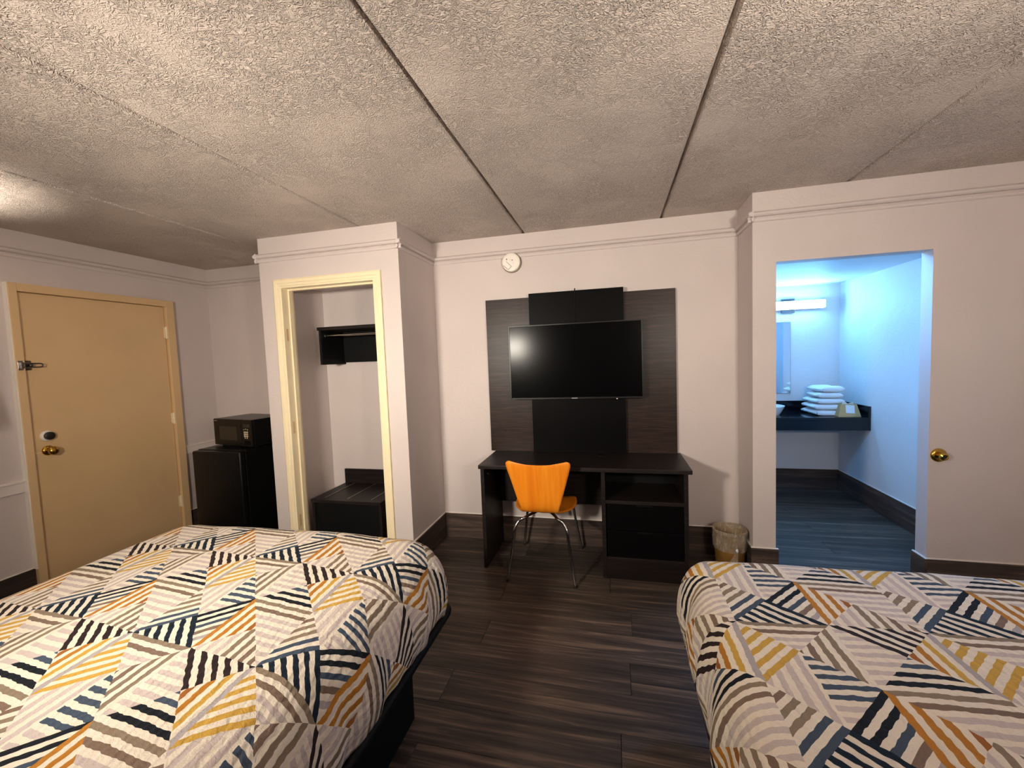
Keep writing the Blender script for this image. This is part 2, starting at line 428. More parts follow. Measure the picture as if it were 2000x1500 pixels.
# ceiling of concrete planks with V joints
def ceiling():
    c = obj('ceiling', bx(XL-0.1, XR+0.1, YB-0.1, YA+0.1, H+0.024, H+0.1), 'ceiling')
    struct(c, 'textured beige ceiling of long planks with open joints', 'ceiling')
    xs = [XL-0.1, -2.728, -1.700, -0.651, 0.360, 1.365, XR+0.1]
    for i, (a, b_) in enumerate(zip(xs, xs[1:])):
        spans = [(YB-0.1, YA+0.1)] if i != 3 else [(YB-0.1, 2.108), (2.108, YA+0.1)]
        for y0, y1 in spans:
            g = 0.014; t = 0.024
            pr = [(a+0.001, t), (b_-0.001, t), (b_-0.002, 0.02), (b_-g, 0), (a+g, 0), (a+0.002, 0.02)]
            bm = prism(B(), pr, (0, y0+0.0006, H), (0, y1-0.0006, H), (1, 0, 0))
            obj('ceiling_panel', bm, 'ceiling', c)
ceiling()

# picture rail and chair rail mouldings
RAIL = [(0, -0.034), (0.007, -0.034), (0.012, -0.028), (0.014, -0.020), (0.011, -0.013), (0.004, -0.010), (0.004, -0.006), (0.020, -0.002), (0.028, 0.006), (0.029, 0.014), (0.024, 0.021), (0.012, 0.024), (0.006, 0.030), (0, 0.030)]
def rails():
    e = 0.028
    runs = [((XL, YB), (XL, YA), (1, 0)), ((XL, YA), (XC0, YA), (0, -1)), ((XC0, YA), (XC0, YC-e), (-1, 0)), ((XC0-e, YC), (XC1+e, YC), (0, -1)),
            ((XC1, YC-e), (XC1, YT), (1, 0)), ((XC1, YT), (XS, YT), (0, -1)), ((XS, YT), (XS, YR-e), (-1, 0)), ((XS-e, YR), (XR, YR), (0, -1)), ((XR, YR), (XR, YB), (-1, 0))]
    names = ['left wall', 'alcove', 'closet left side', 'closet front', 'closet right side', 'wall above the television', 'narrow wall by the bin', 'wall above the bathroom doorway', 'right wall']
    for i, (a, b_, n) in enumerate(runs):
        o = obj('trim_%d' % (i+1), prism(B(), RAIL, (*a, ZRAIL), (*b_, ZRAIL), (*n, 0)), 'wall')
        struct(o, 'painted picture rail moulding on the '+names[i], 'moulding')
    CR = [(0, -0.075), (0.014, -0.075), (0.016, -0.012), (0.026, -0.008), (0.026, 0.0), (0.018, 0.004), (0, 0.004)]
    struct(obj('trim_10', prism(B(), CR, (XL, YB, 0.80), (XL, 1.858, 0.80), (1, 0, 0)), 'trimwhite'), 'white chair rail left of the entry door', 'moulding')
    struct(obj('trim_11', prism(B(), CR, (XL, 2.898, 0.80), (XL, YA, 0.80), (1, 0, 0)), 'trimwhite'), 'white chair rail between the entry door and microwave', 'moulding')
rails()

def baseboards():
    t = 0.013
    P = [(0, 0), (t, 0), (t, ZBASE-0.003), (t-0.003, ZBASE), (0, ZBASE)]
    CAPW = [(0, ZBASE), (t-0.004, ZBASE), (t-0.006, ZBASE+0.004), (0, ZBASE+0.005)]
    def run(name, a, b_, n, label, mat):
        o = obj(name, prism(B(), P, (*a, 0), (*b_, 0), (*n, 0)), mat); struct(o, label, 'baseboard')
        obj('caulk_line', prism(B(), CAPW, (*a, 0), (*b_, 0), (*n, 0)), 'trimwhite', o)
    run('baseboard_left_front', (XL, YB), (XL, 1.858), (1, 0), 'dark wood baseboard left of the entry door', 'basewood_y')
    run('baseboard_left_back', (XL, 2.898), (XL, YA), (1, 0), 'dark wood baseboard between entry door and refrigerator', 'basewood_y')
    run('baseboard_closet_right', (XC1, YC), (XC1, YT-t), (1, 0), 'dark wood baseboard along the closet side wall', 'basewood_y')
    run('baseboard_far', (XC1, YT), (XS, YT), (0, -1), 'dark wood baseboard behind the desk', 'basewood')
    run('baseboard_bath_side', (XS, YR), (XS, YT-t), (-1, 0), 'dark wood baseboard beside the waste bin', 'basewood_y')
    run('baseboard_bath_front', (XS-t, YR), (XD0+t, YR), (0, -1), 'short dark wood baseboard left of the bathroom doorway', 'basewood')
    run('baseboard_bath_jamb', (XD1, YR-t), (XD1, YR2+t), (-1, 0), 'dark wood baseboard wrapping the right doorway jamb', 'basewood_y')
    run('baseboard_bath_front_right', (XD1, YR), (XR, YR), (0, -1), 'dark wood baseboard under the brass knob', 'basewood')
    run('baseboard_bath_back', (XS, YBB), (XB-t, YBB), (0, -1), 'dark wood baseboard under the bathroom counter', 'basewood')
    run('baseboard_bath_right', (XB, YR2), (XB, YBB), (-1, 0), 'dark wood baseboard along the right bathroom wall', 'basewood_y')
baseboards()

# ------------------------------------------------------------------ entry door
def entry_door():
    d = bpy.data.objects.new('door_1', None); C.objects.link(d); d.location = (XL, 2.37, 0); ORG[d] = Vector(d.location)
    struct(d, 'beige painted entry door with brass knob and swing latch', 'door')
    x = XL
    bm = B(); p = 0.04                       # frame
    box(bm, x-0.06, x+p, 1.8593, 1.9035, 0, 2.093, bev=0.003); box(bm, x-0.06, x+p, 2.8315, 2.8968, 0, 2.093, bev=0.003)
    box(bm, x-0.06, x+p-0.0005, 1.9035, 2.8315, 2.0415, 2.0925)
    obj('door_frame', bm, 'doorpaint', d)
    obj('frame_edge', bx(x, x+p-0.004, 1.8535, 1.8592, 0.2, 2.093), 'whiteplastic', d)
    leaf = obj('door_leaf', bx(x-0.03, x+0.012, 1.9065, 2.8275, 0.008, 2.0385, bev=0.002), 'doorpaint', d)
    for z in (1.818, 1.071, 0.325):
        h = obj('hinge', lathe(B(), [(0.0085, z-0.05), (0.0085, z+0.05)], (x+0.024, 2.829, 0), seg=12), 'casing', d, True, 40)
        obj('hinge_leaf', bx(x+0.012, x+0.0165, 2.8165, 2.827, z-0.045, z+0.045), 'casing', h)
    xf = x+0.012
    k = obj('door_knob', lathe(B(), [(0.012, 0.0), (0.012, 0.028), (0.02, 0.036), (0.028, 0.046), (0.029, 0.056), (0.025, 0.066), (0.012, 0.071), (0.001, 0.072)], (xf, 1.985, 0.972), 'x', 24), 'brass', d, True, 60)
    obj('rose', lathe(B(), [(0.034, 0), (0.034, 0.004), (0.028, 0.011), (0.013, 0.012)], (xf, 1.985, 0.972), 'x', 28), 'brass', k, True, 50)
    db = obj('deadbolt', lathe(B(), [(0.036, 0), (0.036, 0.006), (0.03, 0.012), (0.001, 0.013)], (xf, 1.985, 1.073), 'x', 28), 'whiteplastic', d, True, 50)
    obj('thumbturn', lathe(B(), [(0.027, 0.012), (0.027, 0.03), (0.022, 0.034), (0.001, 0.034)], (xf, 1.99, 1.073), 'x', 24), 'thumb', db, True, 50)
    # swing bar latch
    lt = obj('swing_latch', bx(x+p, x+p+0.004, 1.866, 1.892, 1.525, 1.588, bev=0.0015), 'chrome', d)
    obj('latch_block', bx(x+p+0.004, x+p+0.02, 1.872, 1.89, 1.535, 1.578, bev=0.003), 'steel', lt)
    xb = x+p+0.016
    loop = smooth_path([(xb, 1.89, 1.570), (xb, 1.93, 1.568), (xb, 1.972, 1.567), (xb, 1.982, 1.556), (xb, 1.972, 1.545), (xb, 1.93, 1.544), (xb, 1.89, 1.542)], 5)
    obj('swing_bar', tube(B(), loop, 0.0042, 8), 'steel', lt, True)
    cp = obj('catch_plate', bx(xf, xf+0.005, 1.909, 1.945, 1.524, 1.588, bev=0.006), 'steel', lt)
    obj('catch_ball', lathe(B(), [(0.006, 0), (0.006, 0.02), (0.011, 0.026), (0.011, 0.034), (0.004, 0.04)], (xf+0.004, 1.927, 1.556), 'x', 16), 'steel', lt, True, 50)
    obj('strike_scratch', bx(xf, xf+0.0006, 1.9075, 1.952, 0.9635, 0.967), 'casing', d)
entry_door()

# ------------------------------------------------------------------ closet casing, jamb, contents
def closet():
    d = bpy.data.objects.new('door_2', None); C.objects.link(d); d.location = (-1.99, YC, 0); ORG[d] = Vector(d.location)
    struct(d, 'cream painted casing of the open closet', 'door frame')
    x0, x1, zt = -2.365, -1.608, 2.062   # finished opening
    cw = 0.064
    # stepped casing profile (across, out)
    prof = [(0, 0), (0, 0.010), (0.012, 0.012), (0.014, 0.016), (0.030, 0.017), (0.034, 0.022), (0.054, 0.023), (cw, 0.018), (cw, 0)]
    def casing(bm, a, b_, across, flip0, flip1):
        # mitred ends: extend outer edge
        a, b_, ac = Vector(a), Vector(b_), Vector(across); dr = (b_-a).normalized()
        va = [bm.verts.new(a+ac*u+Vector((0, -1, 0))*o_-dr*u*flip0) for u, o_ in prof]; vb = [bm.verts.new(b_+ac*u+Vector((0, -1, 0))*o_+dr*u*flip1) for u, o_ in prof]
        n = len(prof)
        for i in range(n): bm.faces.new((va[i], va[(i+1) % n], vb[(i+1) % n], vb[i]))
        bm.faces.new(va); bm.faces.new(list(reversed(vb)))
    y = YC-0.0005
    bm = B(); casing(bm, (x0, y, 0), (x0, y, zt), (-1, 0, 0), 0, 1); obj('side_casing', bm, 'casing', d)
    bm = B(); casing(bm, (x1, y, 0), (x1, y, zt), (1, 0, 0), 0, 1); obj('side_casing', bm, 'casing', d)
    bm = B(); casing(bm, (x0, y, zt), (x1, y, zt), (0, 0, 1), 1, 1); obj('head_casing', bm, 'casing', d)
    def jamb(xa, xb, s):
        j = obj('jamb', bx(xa, xb, YC, YC+0.112, 0, zt+0.018), 'casing', d)
        xi = xb if s > 0 else xa
        obj('door_stop', bx(*(sorted((xi, xi+s*0.012))), YC+0.05, YC+0.085, 0, zt), 'casing', j)
        for z in (1.72, 1.02, 0.3):
            if s > 0: obj('hinge_mortise', bx(xi, xi+0.002, YC+0.008, YC+0.03, z-0.045, z+0.045, bev=0.001), 'doorpaint', j)
    jamb(x0-0.0185, x0, 1); jamb(x1, x1+0.0185, -1)
    hj = obj('head_jamb', bx(x0, x1, YC, YC+0.112, zt, zt+0.018), 'casing', d)
    obj('door_stop', bx(x0+0.012, x1-0.012, YC+0.05, YC+0.085, zt-0.012, zt), 'casing', hj)
    # hat shelf with hanging rod
    yb = YT-0.001; yf = 2.90
    xa, xb = -2.292, -1.56
    s = thing('hat_shelf', ((xa+xb)/2, yb, 1.485), 'black wall-mounted hat shelf with a hanging rod in the closet', 'shelf')
    obj('top_board', bx(xa-0.006, xb+0.006, yf-0.012, yb, 1.762, 1.787, bev=0.002), 'desk', s)
    obj('back_board', bx(xa+0.02, xb-0.02, yb-0.018, yb, 1.50, 1.762), 'blackmatte', s)
    for q in (xa, xb-0.02): obj('side_board', bx(q, q+0.02, yf, yb, 1.487, 1.762, bev=0.002), 'blackmatte', s)
    r = obj('hanging_rod', tube(B(), [(xa+0.02, yf+0.05, 1.722), (xb-0.02, yf+0.05, 1.722)], 0.0105, 12), 'chrome', s, True, 50)
    for q in (xa+0.021, xb-0.025): obj('rod_socket', lathe(B(), [(0.016, 0), (0.016, 0.004)], (q, yf+0.05, 1.722), 'x', 16), 'chrome', r)
    # luggage bench
    xa, xb, yf, yb, zt2 = -2.335, -1.72, 2.745, 3.195, 0.435
    s = thing('luggage_bench', ((xa+xb)/2, (yf+yb)/2, 0), 'dark wood luggage bench with thin metal strips in the closet', 'bench')
    obj('top_board', bx(xa, xb, yf-0.012, yb-0.02, zt2-0.025, zt2, bev=0.002), 'desk', s)
    obj('back_board', bx(xa, xb, yb-0.02, yb, 0.05, zt2+0.125, bev=0.002), 'desk', s)
    for q in (xa+0.002, xb-0.024): obj('side_board', bx(q, q+0.022, yf, yb-0.02, 0, zt2-0.025), 'desk', s)
    obj('front_board', bx(xa+0.024, xb-0.024, yf+0.015, yf+0.03, 0.06, zt2-0.028), 'blackmatte', s)
    for q in (xa+0.10, xa+0.10+0.205, xa+0.10+0.41): obj('metal_strip', bx(q-0.004, q+0.004, yf+0.03, yb-0.03, zt2, zt2+0.004, bev=0.0015), 'metalrack', s)
closet()

# ------------------------------------------------------------------ refrigerator and microwave
def appliances():
    x0, x1, y0, y1, zt = -3.318, -2.844, 2.605, 3.17, 0.835
    s = thing('mini_refrigerator', ((x0+x1)/2, (y0+y1)/2, 0), 'black mini refrigerator under the microwave', 'refrigerator')
    obj('cabinet', bx(x0, x1, y0+0.055, y1, 0.02, zt-0.02, bev=0.006), 'black', s)
    obj('top_panel', bx(x0-0.003, x1+0.003, y0+0.055, y1, zt-0.02, zt, bev=0.005), 'black', s)
    dr = obj('door', bx(x0, x1, y0, y0+0.05, 0.04, zt-0.004, bev=0.012, seg=3), 'black', s, True, 40)
    obj('handle_groove', bx(x1-0.05, x1-0.02, y0-0.002, y0+0.004, 0.55, zt-0.05, bev=0.001), 'blackmatte', dr)
    for q in (x0+0.05, x1-0.05):
        for yy in (y0+0.09, y1-0.05): obj('foot', lathe(B(), [(0.018, 0), (0.018, 0.02)], (q, yy, 0), seg=14), 'blackmatte', s)
    # microwave, turned a little; local frame: front face at y=0, left edge x=0
    W, D, Hh = 0.488, 0.33, 0.232
    s = thing('microwave_oven', (-3.305, 2.802, zt), 'black microwave oven standing on the mini refrigerator', 'microwave', rotz=math.radians(-10.6), local=True)
    z0 = 0.012
    obj('housing', bx(0, W, 0.022, D, z0, Hh, bev=0.004), 'black', s)
    dr = obj('door', bx(0, W*0.745, 0, 0.022, z0, Hh, bev=0.004), 'black', s)
    obj('window', bx(0.075, W*0.62, -0.0015, 0.002, 0.058, 0.172, bev=0.0006), 'mwglass', dr)
    obj('brand_mark', bx(0.008, 0.05, -0.0008, 0.001, Hh-0.018, Hh-0.013), 'greymark', dr)
    cp = obj('control_panel', bx(W*0.75, W, 0, 0.022, z0, Hh, bev=0.004), 'black', s)
    obj('display', bx(W*0.79, W*0.96, -0.0012, 0.002, 0.17, 0.198), 'mwglass', cp)
    cx = W*0.855
    for i in range(3):
        for k in range(3):
            a, b_ = cx-0.027+i*0.0185, 0.098+k*0.0165
            obj('button', lathe(B(), [(0.0072, -0.0015), (0.0072, 0.001)], (a+0.008, 0, b_), 'y', 10), 'buttons', cp)
    for i in range(3): obj('button', lathe(B(), [(0.004, -0.0015), (0.004, 0.001)], (cx-0.022+i*0.022, 0, 0.152+(0.004 if i == 1 else 0)), 'y', 10), 'buttons', cp)
    for i in range(2): obj('button', lathe(B(), [(0.0055, -0.0015), (0.0055, 0.001)], (cx-0.012+i*0.022, 0, 0.083), 'y', 10), 'buttons', cp)
    obj('latch_button', bx(W*0.80, W*0.95, -0.0015, 0.002, 0.03, 0.062, bev=0.0007), 'blackpanel', cp)
    for q in (0.04, W-0.04):
        for yy in (0.05, D-0.04): obj('foot', lathe(B(), [(0.012, 0), (0.012, z0)], (q, yy, 0), seg=12), 'blackmatte', s)
appliances()

# ------------------------------------------------------------------ TV panel, TV, detector
def tvwall():
    s = thing('television_backdrop', (-0.263, YT, 0.7448), 'dark wood-grain wall panel in three boards behind the television', 'wall panel')
    obj('side_board', bx(-0.967, -0.60, YT-0.027, YT-0.0005, 0.7448, 1.945, bev=0.0015), 'panelwood', s)
    obj('side_board', bx(0.07, 0.4445, YT-0.027, YT-0.0005, 0.7448, 1.938, bev=0.0015), 'panelwood', s)
    obj('centre_board', bx(-0.613, 0.086, YT-0.062, YT-0.0275, 0.7448, 1.968, bev=0.0015), 'blackpanel', s)
    obj('cable', tube(B(), smooth_path([(-0.262, YT-0.045, 1.98), (-0.2625, YT-0.068, 1.975), (-0.263, YT-0.0665, 1.92), (-0.266, YT-0.066, 1.85), (-0.268, YT-0.066, 1.72)], 5), 0.004, 8), 'blackmatte', s, True)
    x0, x1, z0, z1, yf = -0.770, 0.211, 1.163, 1.726, 3.095
    t = thing('television', ((x0+x1)/2, YT-0.062, z0), 'black flat-screen television on the dark wall panel', 'television')
    obj('rear_housing', bx(x0+0.02, x1-0.02, yf+0.012, yf+0.03, z0+0.02, z1-0.02, bev=0.006), 'black', t)
    obj('wall_mount', bx(-0.45, -0.1, yf+0.03, YT-0.0625, 1.30, 1.56), 'blackmatte', t)
    bm = B(); b_ = 0.009
    box(bm, x0, x0+b_, yf, yf+0.02, z0, z1, bev=0.0015); box(bm, x1-b_, x1, yf, yf+0.02, z0, z1, bev=0.0015)
    box(bm, x0+b_, x1-b_, yf, yf+0.02, z1-b_, z1, bev=0.0015); box(bm, x0+b_, x1-b_, yf, yf+0.02, z0, z0+0.014, bev=0.0015)
    bz = obj('bezel', bm, 'black', t)
    obj('screen', bx(x0+b_-0.001, x1-b_+0.001, yf+0.004, yf+0.012, z0+0.013, z1-b_+0.001), 'screen', t)
    obj('maker_badge', bx(-0.302, -0.258, yf-0.001, yf+0.001, z0+0.003, z0+0.010), 'greymark', bz)
    obj('standby_light', bx(0.022, 0.030, yf-0.0012, yf+0.001, z0-0.004, z0+0.002), 'whiteplastic', bz)
    # smoke detector
    c = (-0.746, YT, 2.223)
    d = thing('smoke_detector', c, 'round white smoke detector on the wall above the television', 'smoke detector')
    ORG[d] = Vector(c)
    obj('base_ring', lathe(B(), [(0.077, -0.0005), (0.077, -0.016), (0.072, -0.018), (0.01, -0.018)], c, 'y', 40), 'darkring', d, True, 40)
    cv = obj('cover', lathe(B(), [(0.071, -0.016), (0.071, -0.036), (0.066, -0.041), (0.05, -0.043), (0.001, -0.0435)], c, 'y', 40), 'whiteplastic', d, True, 40)
    yy = YT-0.0436
    def line(p, q, wd=0.0016):
        a, b2 = Vector((c[0]+p[0], yy, c[2]+p[1])), Vector((c[0]+q[0], yy, c[2]+q[1]))
        obj('cover_line', tube(B(), [a, b2], wd, 6), 'greyline', cv)
    line((-0.036, 0.006), (0.004, -0.034)); line((0.004, -0.034), (-0.02, -0.057)); line((-0.06, -0.022), (-0.022, -0.056))
    for p, r in (((-0.032, 0.022), 0.0055), ((0.012, 0.013), 0.0045), ((-0.005, 0.018), 0.002), ((0.02, -0.01), 0.002)):
        obj('test_dot', lathe(B(), [(r, 0.001), (r, -0.0012)], (c[0]+p[0], yy, c[2]+p[1]), 'y', 10), 'greyline', cv)
tvwall()

# ------------------------------------------------------------------ desk
def desk():
    s = thing('writing_desk', (-0.233, 2.96, 0), 'dark laminate writing desk with shelf and drawers below the television', 'desk')
    zt = 0.7446; yb = YT-0.0135
    obj('desk_top', bx(-0.934, 0.468, 2.725, YT-0.001, zt-0.028, zt, bev=0.004), 'desk', s)
    obj('grommet', lathe(B(), [(0.028, zt), (0.028, zt+0.003), (0.02, zt+0.004), (0.001, zt+0.004)], (-0.10, 3.09, 0), seg=20), 'blackmatte', s)
    obj('side_panel', bx(-0.921, -0.895, 2.735, yb, 0, zt-0.028, bev=0.0015), 'desk', s)
    obj('side_panel', bx(0.418, 0.444, 2.735, yb, 0, zt-0.028, bev=0.0015), 'desk', s)
    obj('middle_panel', bx(-0.092, -0.066, 2.735, yb, 0, zt-0.028, bev=0.0015), 'desk', s)
    obj('modesty_panel', bx(-0.895, -0.092, 3.08, 3.098, 0.372, zt-0.028), 'desk', s)
    obj('shelf_back', bx(-0.066, 0.418, 3.15, 3.165, 0.145, zt-0.028), 'blackmatte', s)
    obj('shelf_board', bx(-0.066, 0.418, 2.74, 3.15, 0.505, 0.528, bev=0.0015), 'desk', s)
    obj('plinth', bx(-0.066, 0.418, 2.738, 2.76, 0.0, 0.125), 'desk', s)
    obj('bottom_board', bx(-0.066, 0.418, 2.74, 3.15, 0.125, 0.145, bev=0.0015), 'desk', s)
    for z0, z1 in ((0.148, 0.322), (0.326, 0.502)):
        dr = obj('drawer', bx(-0.063, 0.415, 2.752, 2.77, z0, z1, bev=0.0015), 'blackpanel', s)
        obj('finger_pull', bx(-0.063+0.19, 0.415-0.19, 2.751, 2.756, z1-0.012, z1-0.004), 'blackmatte', dr)
    obj('cable_clip', lathe(B(), [(0.006, 0), (0.006, 0.004)], (-0.895, 2.83, 0.655), 'x', 10), 'chrome', s)
desk()

# ------------------------------------------------------------------ chair (local frame: faces +y, origin on floor)
def chair():
    s = thing('plywood_chair', (-0.487, 2.862, 0), 'orange bent plywood chair with chrome legs tucked under the desk', 'chair', local=True)
    # spine of the shell from back top to seat front (y, z, half width)
    spine = [(-0.281, 0.812, 0.2175), (-0.279, 0.79, 0.2130), (-0.272, 0.74, 0.200), (-0.262, 0.68, 0.183), (-0.250, 0.61, 0.163), (-0.240, 0.545, 0.144), (-0.226, 0.495, 0.129), (-0.200, 0.462, 0.124),
             (-0.165, 0.447, 0.135), (-0.12, 0.442, 0.165), (-0.06, 0.440, 0.200), (0.0, 0.442, 0.215), (0.07, 0.447, 0.217), (0.13, 0.449, 0.206), (0.175, 0.442, 0.18), (0.198, 0.430, 0.145)]
    P = smooth_path([Vector(p) for p in spine], 5)
    top = P[0]; nxt = P[5]
    head = [top+(nxt-top)*f for f in (0, 0.04, 0.12, 0.25, 0.42, 0.62, 0.82)]
    P = head+P[5:]
    rows = []
    nC = 24; R = 0.030
    for i, p in enumerate(P):
        t = i/(len(P)-1); row = []
        d = 0.812-p.y if p.x < -0.2 else 1.0
        back = max(0.0, min(1.0, (p.y-0.47)/0.2)) if p.x < -0.19 else 0.0
        cut = R-math.sqrt(max(0.0, R*R-(R-d)**2)) if d < R else 0.0
        hwid = p.z-cut
        for k in range(nC+1):
            a = -1+2*k/nC
            bow = 0.022*back*(a*a)          # back curves forward at the edges
            dz = -0.021*(1-(a*hwid/0.2)**2)*max(0.0, 1-d/0.09) if d < 0.09 else 0.0
            dip = -0.010*(1-a*a)*max(0.0, min(1.0, (p.x+0.17)/0.08))
            row.append(Vector((hwid*a, p.x+bow, p.y+dz+dip)))
        rows.append(row)
    o = loft('seat_shell', rows, 'orange', s, 0.011)
    # under-seat mount
    obj('seat_mount', lathe(B(), [(0.06, 0.408), (0.075, 0.414), (0.075, 0.422)], (0, -0.03, 0), seg=24), 'blackmatte', s)
    for sx in (-1, 1):
        for fy in (-0.276, 0.272):
            sy = -1 if fy < 0 else 1
            pts = [(sx*0.02, -0.03, 0.412), (sx*0.075, -0.03+sy*0.09, 0.412), (sx*0.112, -0.03+sy*0.165, 0.410), (sx*0.150, sy*0.205, 0.388), (sx*0.174, sy*0.222, 0.345), (sx*0.183, sy*0.231, 0.28), (sx*0.205, sy*0.254, 0.13), (sx*0.224, fy, 0.006)]
            l = obj('leg', tube(B(), smooth_path(pts, 6), 0.0095, 10), 'chrome', s, True)
            obj('foot_cap', lathe(B(), [(0.011, 0), (0.0115, 0.012), (0.010, 0.02)], (sx*0.224, fy, 0), seg=12), 'steel', l)
chair()

# ------------------------------------------------------------------ waste bin with liner
def bin_():
    cx, cy, zt = 0.742, 2.995, 0.282
    s = thing('waste_bin', (cx, cy, 0), 'round golden-brown waste bin with clear liner beside the desk', 'waste bin')
    pr = [(0.001, 0.0), (0.080, 0.0), (0.084, 0.004), (0.093, 0.14), (0.101, zt-0.008), (0.104, zt-0.004), (0.104, zt), (0.100, zt), (0.098, zt-0.01), (0.089, 0.14), (0.080, 0.01), (0.001, 0.008)]
    obj('bin_body', lathe(B(), pr, (cx, cy, 0), seg=40, cap=False), 'binplastic', s, True, 50)
    rnd = random.Random(3); ph = [rnd.uniform(0, 6.28) for _ in range(6)]
    def wob(k, a): return 0.012*math.sin(9*a+ph[k % 6])+0.010*math.sin(17*a+ph[(k+2) % 6])+0.006*math.sin(31*a)
    def wob2(k, a): return 0.007*(1+math.sin(9*a+ph[k % 6]))+0.006*(1+math.sin(17*a+ph[(k+2) % 6]))
    o = obj('liner_collar', lathe(B(), [(0.1065, zt-0.005), (0.1062, zt-0.05), (0.1045, zt-0.10), (0.1025, zt-0.128)], (cx, cy, 0), seg=90, cap=False, wob=wob2), 'liner', s, True)
    obj('liner_rim', lathe(B(), [(0.094, zt-0.02), (0.099, zt+0.003), (0.103, zt+0.006), (0.1075, zt+0.002), (0.1085, zt-0.012)], (cx, cy, 0), seg=90, cap=False), 'liner', s, True)
    obj('liner_inside', lathe(B(), [(0.096, zt-0.004), (0.088, zt-0.09), (0.076, 0.08), (0.045, 0.035), (0.002, 0.03)], (cx, cy, 0), seg=70, cap=False, wob=lambda k, a: min(0, wob(k, a)*2.2)), 'liner', s, True)
    # knot and tail at the front
    kd = Vector((0.16, -1, 0)).normalized(); kp = Vector((cx, cy, zt-0.105))+kd*0.112
    k = obj('liner_knot', lathe(B(), [(0.003, -0.012), (0.007, -0.006), (0.008, 0.0), (0.007, 0.006), (0.002, 0.014)], kp, 'z', 12, wob=lambda k_, a: 0.2*math.sin(3*a)), 'paper', s, True)
    side = Vector((-kd.y, kd.x, 0)); rows = []
    for i in range(8):
        t = i/7; wd = 0.004+0.026*t; row = []
        for j in range(7):
            a = -1+2*j/6
            row.append(kp+kd*(0.002+0.006*math.sin(j*2.2)+0.004*t)+side*(wd*a-0.03*t)+Vector((0, 0, -0.006-0.085*t+0.006*abs(a))))
        rows.append(row)
    loft('liner_tail', rows, 'liner', s, 0.0)
bin_()

# ------------------------------------------------------------------ brass knob on the wall by the doorway
def wallknob():
    c = (1.832, YR, 0.826)
    s = thing('brass_knob', c, 'round brass knob on the wall right of the bathroom doorway', 'knob')
    obj('rose', lathe(B(), [(0.040, -0.0003), (0.040, -0.004), (0.036, -0.010), (0.026, -0.013), (0.001, -0.013)], c, 'y', 32), 'brass', s, True, 50)
    k = obj('knob', lathe(B(), [(0.012, -0.010), (0.013, -0.022), (0.020, -0.030), (0.023, -0.038), (0.021, -0.047), (0.013, -0.051), (0.011, -0.049), (0.001, -0.049)], c, 'y', 28), 'brass', s, True, 50)
    obj('key_core', lathe(B(), [(0.010, -0.048), (0.010, -0.0505), (0.001, -0.0505)], c, 'y', 16), 'thumb', k)
wallknob()

